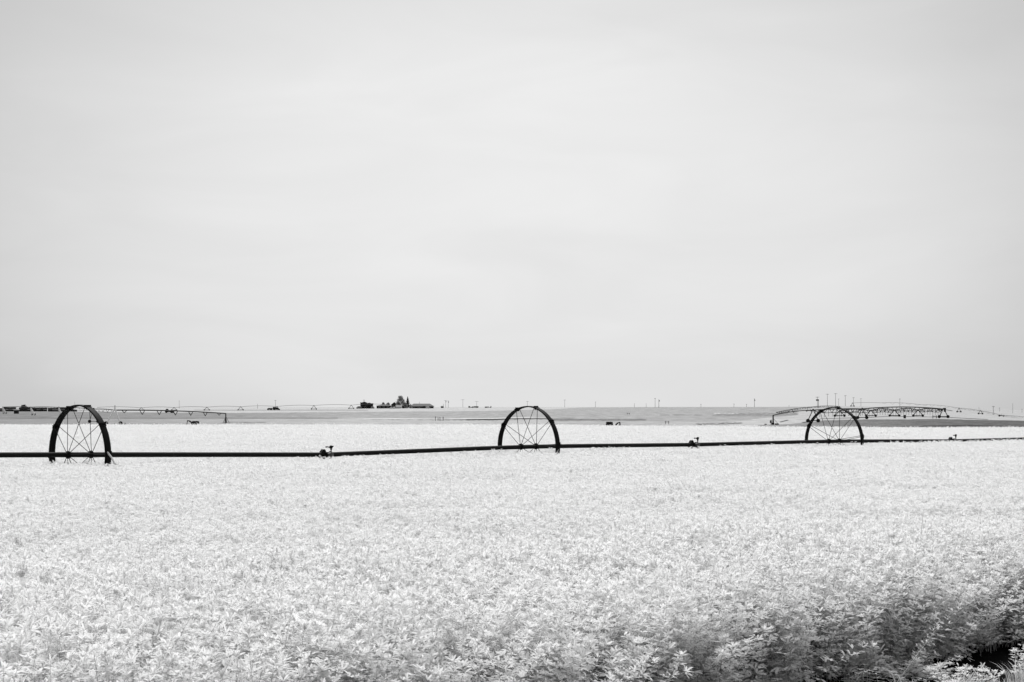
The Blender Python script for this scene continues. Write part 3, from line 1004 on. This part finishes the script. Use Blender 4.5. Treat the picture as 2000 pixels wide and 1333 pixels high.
PL = [
    (146, 785, 3000, 0, 0, 'faint pole above the leftmost wheel'),
    (350, 783, 2700, 1.6, 0, 'faint pole on the left horizon, right of the pale legged tower'),
    (503, 789, 2500, 0, 0, 'very thin short pole left of the parked truck and trailer'),
    (538, 782, 2300, 2.4, 0, 'pole behind the parked truck and trailer on the left horizon'),
    (711, 781, 2050, 2.2, 0, 'pole rising out of the square dark hedge'),
    (819, 785, 2300, 0, 0, 'thin pole behind the long barn roof'),
    (866, 789, 2300, 0, 0, 'short pole beside the small dark shed right of the barn'),
    (870.5, 782, 2400, 3.2, 1, 'left pole of the close pair right of the barn'),
    (875.5, 783, 2400, 2.0, 1, 'right pole of the close pair right of the barn'),
    (904, 780.5, 2600, 4.5, 0, 'pole with a wide crossarm between the barn and the middle wheel'),
    (931, 784, 2500, 4.5, 0, 'pole with crossarm over the low vehicles left of the middle wheel'),
    (1030, 784, 2500, 3.0, 0, 'pole just above the middle wheel'),
    (1103, 781, 2500, 2.8, 0, 'first pole right of the middle wheel'),
    (1163, 785, 2600, 2.0, 0, 'second pole right of the middle wheel, faint'),
    (1239, 788, 2400, 0, 0, 'short faint pole left of the tall pole in the right half'),
    (1262, 788.5, 2400, 0, 0, 'very short faint pole just left of the tall pole in the right half'),
    (1279.5, 778, 2100, 1.8, 0, 'tall plain pole midway between the middle and right wheels'),
    (1369, 789.5, 2500, 1.5, 0, 'short pole alone on the ridge right of the tall pole pair'),
    (1433.5, 789, 2500, 1.8, 0, 'small pole on the ridge left of the pole with a dark drum'),
    (1458, 789.5, 2500, 1.8, 0, 'smallest ridge pole next to the pole with a dark drum'),
    (1541, 791.5, 2500, 0, 0, 'tiny pole end on the ridge above the sloping pivot arm'),
    (1616, 769.5, 1900, 3.0, 0, 'left of the two tallest poles above the rightmost wheel'),
    (1632, 768.5, 1900, 3.2, 0, 'right of the two tallest poles above the rightmost wheel'),
    (1638, 779, 2400, 1.6, 0, 'thin shorter pole beside the tallest pair above the rightmost wheel'),
    (1651, 772.5, 2000, 2.6, 0, 'first stepped pole right of the tallest pair'),
    (1667, 776.5, 2200, 2.6, 0, 'second stepped pole right of the tallest pair, at the end of the faint arm'),
    (1681.5, 778.5, 2400, 2.4, 0, 'third and lowest stepped pole right of the tallest pair'),
    (1757.5, 779, 2100, 1.6, 0, 'lone thin pole above the wheeled pivot towers'),
    (1912, 795.5, 2600, 0, 0, 'thin short pole behind the faint pivot arm at right'),
    (1940, 793.5, 1500, 2.0, 0, 'darker pole crossing the faint pivot arm near the right edge'),
    (1952, 796.5, 2700, 1.4, 0, 'small pole right of the darker pole near the right edge'),
    (1978, 788, 2300, 0, 0, 'tall bare pole nearest the right edge'),
    (1996, 799, 2700, 1.6, 0, 'small pole at the very right edge'),
]
for (x, yt, Y, arm, ex, lab) in PL:
    pole(x, yt, Y, arm, ex, lab)
pole(1286.8, 780, 1900, 0, 1, 'short pole with a dark drum near its top, right of the tall plain pole', True)
pole(1473.5, 779, 2000, 1.2, 1, 'pole with a dark drum standing alone on the right ridge', True)
pole(1596.5, 775, 1500, 2.6, 2, 'dark pole with three crossarms and drums above the sloping pivot arm', True, 0.14)
pole(1598.6, 781, 1500, 0, 0, 'short post close behind the dark pole with three crossarms', True, 0.16)

# ------------------------------------------------------------------ farmyard and vehicles
def blob_tree(x0, x1, yt, Y, kind, label, mat, seed, cat='tree', conifer=False, trunk=True, name='tree', dens=1.0, yb=None):
    g_ = np.random.default_rng(seed)
    xc = (x0 + x1) / 2
    base = G(xc, Y)
    hgt = P(xc, yt, Y).z - base.z
    w = (x1 - x0) * Y / F / 2
    root = empty(name, base)
    tag(root, label, cat)
    if trunk:
        mb = MB()
        mb.tube([(0, 0, -0.2), (0.1, 0, hgt * 0.35), (0, 0.1, hgt * 0.8)], [0.32, 0.22, 0.06], 8)
        for i in range(6):
            a = g_.uniform(0, 6.28)
            mb.tube([(0, 0, hgt * (0.25 + 0.08 * i)), (math.cos(a) * w * 0.6, math.sin(a) * w * 0.6, hgt * (0.45 + 0.08 * i))], [0.1, 0.03], 5)
        mb.build('trunk', M['bark'], root)
    mb = MB()
    n = int(2600 * dens)
    lob = [(g_.uniform(0, 6.28), (q_ + g_.uniform(0, 1)) / 14, g_.uniform(0.75, 1.0)) for q_ in range(14)]
    for i in range(n):
        t = g_.uniform(0, 1)
        if conifer:
            z = hgt * (0.06 + 0.94 * t); rr = w * (1 - t) ** 0.85 * (0.72 + 0.28 * math.sin(t * 34))
            a = g_.uniform(0, 6.28); q = math.sqrt(g_.uniform()) * rr
            p = Vector((math.cos(a) * q, math.sin(a) * q, z))
        elif kind == 'box':
            a = g_.uniform(-1, 1); b_ = g_.uniform(-1, 1)
            tp = 0.93 + 0.06 * math.sin(a * 4 + seed) + 0.03 * math.sin(a * 13)
            p = Vector((a * w, b_ * w * 0.5, hgt * tp * t ** 0.8))
        else:
            l = lob[i % 14]
            lz = hgt * (0.16 + 0.70 * l[1]); lr = w * 0.62 * l[2] * (1.15 - 0.5 * l[1])
            off = w * (0.62 - 0.5 * l[1] ** 2)
            d = Vector(g_.normal(0, 1, 3)); d.normalize()
            p = Vector((math.cos(l[0]) * off, math.sin(l[0]) * off, lz)) + d * lr * g_.uniform(0.3, 1.0) * 1.05
            p.z = max(0.2, min(hgt, p.z))
        s = g_.uniform(0.18, 0.42) if kind != 'box' else g_.uniform(0.25, 0.5)
        u = Vector(g_.normal(0, 1, 3)).normalized(); v = u.orthogonal().normalized()
        w_ = u.cross(v)
        mb.add([p + v * s, p + w_ * s * 0.7, p - v * s, p - w_ * s * 0.7], [(0, 1, 2, 3)])
    mb.build('crown', mat, root)
    return root

YF = 1950
blob_tree(704, 717, 785.2, YF, 'box', 'left taller half of the square dark hedge left of the farm', M['tree_dark'], 1, 'hedge', name='hedge', trunk=False)
blob_tree(715, 728.5, 787.3, YF + 3, 'box', 'right lower half of the square dark hedge left of the farm', M['tree_dark'], 2, 'hedge', name='hedge', trunk=False)
blob_tree(696, 706, 794.2, YF - 10, 'r', 'low grey shrub at the left foot of the square hedge', M['tree_mid'], 3, 'shrub', trunk=False, name='shrub', dens=0.25)
blob_tree(725, 731, 793.6, YF - 12, 'r', 'low pale shrub at the right foot of the square hedge', M['tree_pale'], 4, 'shrub', trunk=False, name='shrub', dens=0.2)
blob_tree(744, 754, 785.5, YF + 10, 'r', 'left of two rounded pale trees behind the low farm shed', M['tree_mid'], 5, dens=0.6)
blob_tree(752, 763, 786.0, YF + 14, 'r', 'right of two rounded pale trees behind the low farm shed', M['tree_pale'], 6, dens=0.5)
blob_tree(773, 792, 771.2, YF + 5, 'r', 'tallest pale leafy tree in the farmyard', M['tree_mid'], 7, dens=1.0)
blob_tree(772, 784, 785.0, YF - 12, 'r', 'lower bushy tree in front of the tallest farmyard tree', M['tree_mid'], 8, dens=0.7)
blob_tree(783, 797, 786.0, YF - 8, 'r', 'bushy grey tree between the tallest tree and the conifer', M['tree_mid'], 12, dens=0.6)
blob_tree(789.5, 803, 775.2, YF, 'c', 'dark pointed conifer beside the long barn', M['tree_dark'], 9, conifer=True, dens=1.2)
blob_tree(763, 773, 794.5, YF - 40, 'r', 'low dark bush in front of the peaked farmhouse', M['tree_dark'], 10, 'bush', trunk=False, name='bush', dens=0.25)
blob_tree(798, 806, 789.5, YF - 15, 'c', 'small pale shrub under the conifer by the barn end', M['tree_pale'], 13, 'shrub', conifer=True, trunk=False, name='shrub', dens=0.25)

def house(name, x0, x1, yridge, yeave, Y, depth, label, cat, roof_in=0.0, wall=None, windows=0, roofmat=None, gable=False, yoff=0):
    xc = (x0 + x1) / 2
    base = G(xc, Y); k = Y / F
    w = (x1 - x0) * k
    he = P(xc, yeave, Y).z - base.z; hr = P(xc, yridge, Y).z - base.z
    root = empty(name, base); tag(root, label, cat)
    mb = MB(); mb.box((0, 0, he / 2 - 0.15), (w * 0.96, depth * 0.94, he + 0.3)); 
    if gable:
        mb.prism([(-w * 0.47, he), (w * 0.47, he), (0, hr - 0.2)], depth * 0.9)
    wobj = mb.build('wall', wall or M['barn_wall'], root)
    mb = MB()
    x, y = w / 2 + 0.3, depth / 2 + 0.4
    if gable:
        mb.add([(-x, -y, he - 0.1), (0, -y, hr), (0, y, hr), (-x, y, he - 0.1), (x, -y, he - 0.1), (x, y, he - 0.1),
                (-x, -y, he + 0.15), (0, -y, hr + 0.25), (0, y, hr + 0.25), (-x, y, he + 0.15), (x, -y, he + 0.15), (x, y, he + 0.15)],
               [(0, 1, 2, 3), (1, 4, 5, 2), (6, 9, 8, 7), (7, 8, 11, 10), (0, 6, 7, 1), (1, 7, 10, 4), (3, 2, 8, 9), (2, 5, 11, 8), (0, 3, 9, 6), (4, 10, 11, 5)])
    else:
        r_ = w / 2 - roof_in
        mb.add([(-x, -y, he), (x, -y, he), (x, y, he), (-x, y, he), (-r_, 0, hr), (r_, 0, hr), (-x, -y, he - 0.2), (x, -y, he - 0.2), (x, y, he - 0.2), (-x, y, he - 0.2)],
               [(0, 1, 5, 4), (2, 3, 4, 5), (1, 2, 5), (3, 0, 4), (0, 6, 7, 1), (1, 7, 8, 2), (2, 8, 9, 3), (3, 9, 6, 0), (9, 8, 7, 6)])
    mb.build('roof', roofmat or M['roof'], root)
    for i in range(windows):
        px = -w * 0.42 + w * 0.84 * (i + 0.5) / windows
        fm = MB(); fm.box((px, -depth * 0.47 - 0.03, he * 0.52), (w * 0.84 / windows * 0.4, 0.08, he * 0.4)); f = fm.build('window', M['pale_paint'], root)
        fm = MB(); fm.box((px, -depth * 0.47 - 0.09, he * 0.52), (w * 0.84 / windows * 0.32, 0.04, he * 0.32)); fm.build('pane', M['glass'], f)
    return root
house('long_barn', 800, 847.5, 788.8, 794, YF, 12, 'long dark low barn with a hipped roof right of the conifer', 'barn', 4.0, windows=4)
house('farmhouse', 764.5, 776, 786.4, 791.4, YF + 2, 8, 'small dark peaked house left of the tallest farmyard tree', 'house', gable=True, windows=2)
house('farm_shed', 735.5, 764, 790.5, 793, YF + 4, 8, 'low dark shed with a sloping roof left of the peaked house', 'shed', 5.0, windows=3)
house('small_shed', 861, 866.5, 793.3, 794.6, 2200, 4, 'tiny dark shed alone just right of the long barn', 'shed', 0.6)
house('field_shed', 31 - 3, 36, 799.6, 801.5, 1150, 3, 'small dark hut standing before the dark stacks at far left', 'hut', 0.3)

def vehicle(name, x0, x1, yt, yb_off, Y, body, label, cat='truck', box_frac=0.6, cab_side=1, box_mat=None, flat=False, rz=0.0):
    """truck seen side on: chassis, bed or box, cab with window, wheels"""
    xc = (x0 + x1) / 2
    base = G(xc, Y); k = Y / F
    L = (x1 - x0) * k; h = P(xc, yt, Y).z - base.z
    root = empty(name, base, rz); tag(root, label, cat)
    wr = min(0.55, h * 0.22); w = 2.3
    mb = MB(); mb.box((0, 0, wr * 1.25), (L, w * 0.8, wr * 0.7)); mb.build('chassis', M['truck_paint'], root)
    cl_ = L * (1 - box_frac)
    cx = cab_side * (L / 2 - cl_ / 2)
    ch = h if flat else h * 0.85
    mb = MB()
    z0, z1 = wr * 1.6, ch
    s = cab_side
    prof = [(cx - s * cl_ / 2, z0), (cx + s * cl_ / 2, z0), (cx + s * cl_ / 2, z0 + (z1 - z0) * 0.5), (cx + s * cl_ * 0.28, z0 + (z1 - z0) * 0.58), (cx + s * cl_ * 0.1, z1), (cx - s * cl_ / 2, z1)]
    if s < 0: prof = prof[::-1]
    mb.prism(prof, w * 0.92); cab = mb.build('cab', body, root)
    mb = MB(); mb.box((cx - s * cl_ * 0.18, -w * 0.46 - 0.02, z0 + (z1 - z0) * 0.76), (cl_ * 0.42, 0.04, (z1 - z0) * 0.28)); mb.build('side_window', M['glass'], cab)
    bl = L * box_frac - 0.1; bx = -cab_side * (L / 2 - bl / 2)
    mb = MB()
    if flat:
        mb.box((bx, 0, wr * 1.75), (bl, w, 0.22)); 
        mb.box((bx - s * bl * 0.1, 0, wr * 1.9 + (h - wr * 2) * 0.25), (bl * 0.7, w * 0.7, (h - wr * 2) * 0.5))
    else:
        mb.box((bx, 0, (wr * 1.7 + h) / 2), (bl, w, h - wr * 1.7))
    mb.build('cargo_bed', box_mat or body, root)
    for px in (-L * 0.36, -L * 0.2, L * 0.36):
        for sy in (-1, 1):
            wb = MB(); wb.lathe([(wr * 0.5, -0.14), (wr, -0.1), (wr, 0.1), (wr * 0.5, 0.14)], (px * cab_side, sy * w * 0.42, wr), 'Y', 12)
            wb.build('wheel', M['rubber'], root)
    return root
D_ = M['truck_paint']
vehicle('flatbed_truck', 322.5, 340, 799.0, 0, 1350, D_, 'black flatbed truck by the left pivot arm, right of the pale legged tower', flat=True, box_frac=0.66, cab_side=-1)
vehicle('farm_truck', 533, 545, 795.3, 0, 1850, D_, 'black farm truck parked on the left horizon under a pole', box_frac=0.5, cab_side=1)
vehicle('box_trailer', 522, 532, 797.3, 0, 1850, D_, 'dark low trailer standing behind the black farm truck', 'trailer', box_frac=0.8, cab_side=-1, box_mat=M['mid_steel'])
vehicle('camper_truck', 773.5, 790.5, 791.6, 0, YF - 60, M['barn_wall'], 'dark truck with a pale box body parked below the farmyard trees', box_frac=0.7, cab_side=1, box_mat=M['pale_paint'])
vehicle('pickup_truck', 826, 838.5, 793.4, 0, YF - 60, M['pale_paint'], 'pale pickup truck parked in front of the long barn', box_frac=0.45, cab_side=1, box_mat=M['barn_wall'])
vehicle('parked_car', 761, 772, 795.2, 0, YF - 70, M['pale_paint'], 'low pale car left of the dark truck in the farmyard', 'car', box_frac=0.35, cab_side=-1)
vehicle('parked_car', 920, 934.5, 793.9, 0, 2100, M['dark_steel'], 'long low dark car on the horizon left of the middle wheel', 'car', box_frac=0.6, cab_side=-1, box_mat=M['mid_steel'])
vehicle('utility_cart', 915, 919, 793.4, 0, 2200, M['dark_steel'], 'small dark cart just left of the long low dark car', 'cart', box_frac=0.5)
vehicle('flat_trailer', 946.5, 960, 793.4, 0, 2100, M['grey_steel'], 'pale empty flat trailer right of the long low dark car', 'trailer', flat=True, box_frac=0.85, box_mat=M['grey_steel'])

# dark stacks along the left horizon
def stack(x0, x1, yt, Y, label, seed, name='hay_stack', dome=False):
    g_ = np.random.default_rng(seed)
    xc = (x0 + x1) / 2
    base = G(xc, Y); w = (x1 - x0) * Y / F; h = P(xc, yt, Y).z - base.z
    root = empty(name, base); tag(root, label, 'hay stack', 'dark stacks along the left horizon')
    n = max(3, int(w / 2.4)); bw_ = w / n
    for lv in range(2):
        mb = MB()
        for i in range(n):
            if lv and g_.uniform() < 0.12: continue
            px = -w / 2 + (i + 0.5) * bw_
            hh = h / 2 * g_.uniform(0.93, 1.0)
            mb.box((px + g_.normal(0, 0.05), g_.normal(0, 0.12), lv * h / 2 + hh / 2 + 0.001), (bw_ * 0.97, 2.4, hh), g_.normal(0, 0.02), 0.97)
        mb.build('bale_course', M['hay'], root)
    return root
stack(-22, 5, 797.6, 1480, 'dark bale stack cut by the left edge of the picture', 1)
stack(7, 31, 795.6, 1500, 'second dark bale stack from the left edge', 2)
stack(31, 63, 796.2, 1490, 'long dark bale stack behind the first pale tower legs', 3)
stack(63, 92, 796.4, 1510, 'dark bale stack between the two pale tower legs at far left', 4)
stack(94, 118, 797.0, 1500, 'dark bale stack left of the leftmost wheel rim', 5)
stack(118, 150, 796.6, 1520, 'dark bale stack seen through the leftmost wheel rim', 6)
blob_tree(38, 54.5, 791.2, 1700, 'r', 'low dark domed tree above the stacks at far left', M['tree_dark'], 31, dens=0.8)

# ------------------------------------------------------------------ small things past the crop
def pump(x0, x1, yt, Y, hose, label, seed):
    """trailer mounted pump: engine block, wheels, and a bent delivery pipe"""
    xc = (x0 + x1) / 2; base = G(xc, Y); k = Y / F
    z0 = P(xc, 831, Y).z - base.z; h = P(xc, yt, Y).z - base.z; L = (x1 - x0) * k
    root = empty('pump_unit', base); tag(root, label, 'pump')
    mb = MB()
    mb.box((0, 0, h * 0.62), (L * 0.98, 0.9, h * 0.72), 0.05, 0.92); mb.box((-L * 0.2, 0, h * 0.93), (L * 0.3, 0.5, h * 0.14)); mb.box((L * 0.42, 0, h * 0.6), (L * 0.16, 0.5, h * 0.3))
    mb.tube([(L * 0.15, 0, h * 0.8), (L * 0.15, 0, h * 1.05)], 0.06, 6)
    e = mb.build('engine', M['truck_paint'], root)
    for s in (-0.3, 0.3):
        wb = MB(); wb.lathe([(0.2, -0.5), (h * 0.33, -0.45), (h * 0.33, 0.45), (0.2, 0.5)], (L * s, 0, h * 0.33), 'Y', 12); wb.build('wheel', M['rubber'], root)
    mb = MB()
    q = [P(x, y, Y) - base for (x, y) in hose]
    mb.tube(q, 0.16, 8); mb.build('delivery_pipe', M['truck_paint'], root)
    return root
pump(375, 389, 822.8, 430, [(376, 829.5), (373, 824.5), (369.5, 822.6), (366.5, 821.6), (364.5, 831)], 'black pump unit with a bent pipe on its left at the far crop edge', 1)
pump(1183.5, 1197, 824.2, 430, [(1202.5, 831), (1206, 827), (1210.5, 825.2), (1211, 831.5)], 'black pump unit with a bent pipe on its right at the far crop edge', 2)

def frame_gate(x0, x1, yt, yb, Y, label, legs_x=None, r_=0.12):
    base = G((x0 + x1) / 2, Y); k = Y / F; w = (x1 - x0) * k
    h = P(1000, yt, Y).z - base.z
    root = empty('pipe_frame', base); tag(root, label, 'frame', 'small pipe frames out on the fields')
    for s in (-1, 1):
        mb = MB(); mb.tube([(s * w / 2, 0, -0.1), (s * w / 2, 0, h)], r_, 6); mb.build('post', M['dark_steel'], root)
    mb = MB(); mb.tube([(-w / 2 - 0.2, 0, h * 0.72), (w / 2 + 0.2, 0, h * 0.72)], r_, 6); mb.build('rail', M['dark_steel'], root)
frame_gate(1225, 1229.5, 806.6, 811, 1080, 'small grey pipe frame on the slope right of the right hand pump unit')
frame_gate(1299.8, 1306, 822.6, 828, 560, 'small pipe frame standing at the crop edge midway between middle and right wheels', r_=0.07)
frame_gate(1822, 1829, 811.6, 818, 735, 'small dark pipe frame left of the last wheeled pivot tower')

def hut(x0, x1, yt, Y, label, name='control_cabinet'):
    base = G((x0 + x1) / 2, Y); k = Y / F; w = (x1 - x0) * k; h = P(1000, yt, Y).z - base.z
    root = empty(name, base); tag(root, label, 'cabinet')
    mb = MB(); mb.box((0, 0, h * 0.5), (w * 0.86, 0.8, h * 0.9)); b_ = mb.build('cabinet', M['dark_steel'], root)
    mb = MB(); mb.box((0, 0, h * 0.96), (w, 1.0, h * 0.08)); mb.build('lid', M['black_steel'], root)
    for s in (-1, 1):
        mb = MB(); mb.box((s * w * 0.3, -0.42, h * 0.02), (0.12, 0.12, 0.3)); mb.build('foot', M['black_steel'], root)
hut(1764.5, 1769.5, 810.8, 745, 'dark control cabinet between the wheeled pivot towers')
hut(1493, 1497.5, 828.3, 570, 'low grey cabinet left of the black end post', 'valve_cabinet')

def short_post(x, yt, Y, label, r_=0.07):
    base = G(x, Y); h = P(x, yt, Y).z - base.z
    mb = MB(); mb.tube([(0, 0, -0.1), (0, 0, h * 0.85), (0, 0, h * 0.86), (0, 0, h)], [r_, r_, r_ * 1.5, r_ * 1.3], 8)
    o = mb.build('marker_post', M['black_steel'], None, base)
    tag(o, label, 'post', 'short dark posts in the fields')
short_post(244, 826.5, 300, 'short black post at the crop edge right of the pale legged tower', 0.07)
short_post(224.5, 828, 300, 'stubby black post under the pale legged tower', 0.08)
short_post(850.5, 814, 800, 'leftmost of four small posts on the dark ditch line', 0.1)
short_post(855.5, 816, 800, 'second small post from the left on the dark ditch line', 0.1)
short_post(859.3, 815, 800, 'third small post from the left on the dark ditch line', 0.1)
short_post(865.5, 814.5, 800, 'rightmost of four small posts on the dark ditch line', 0.12)
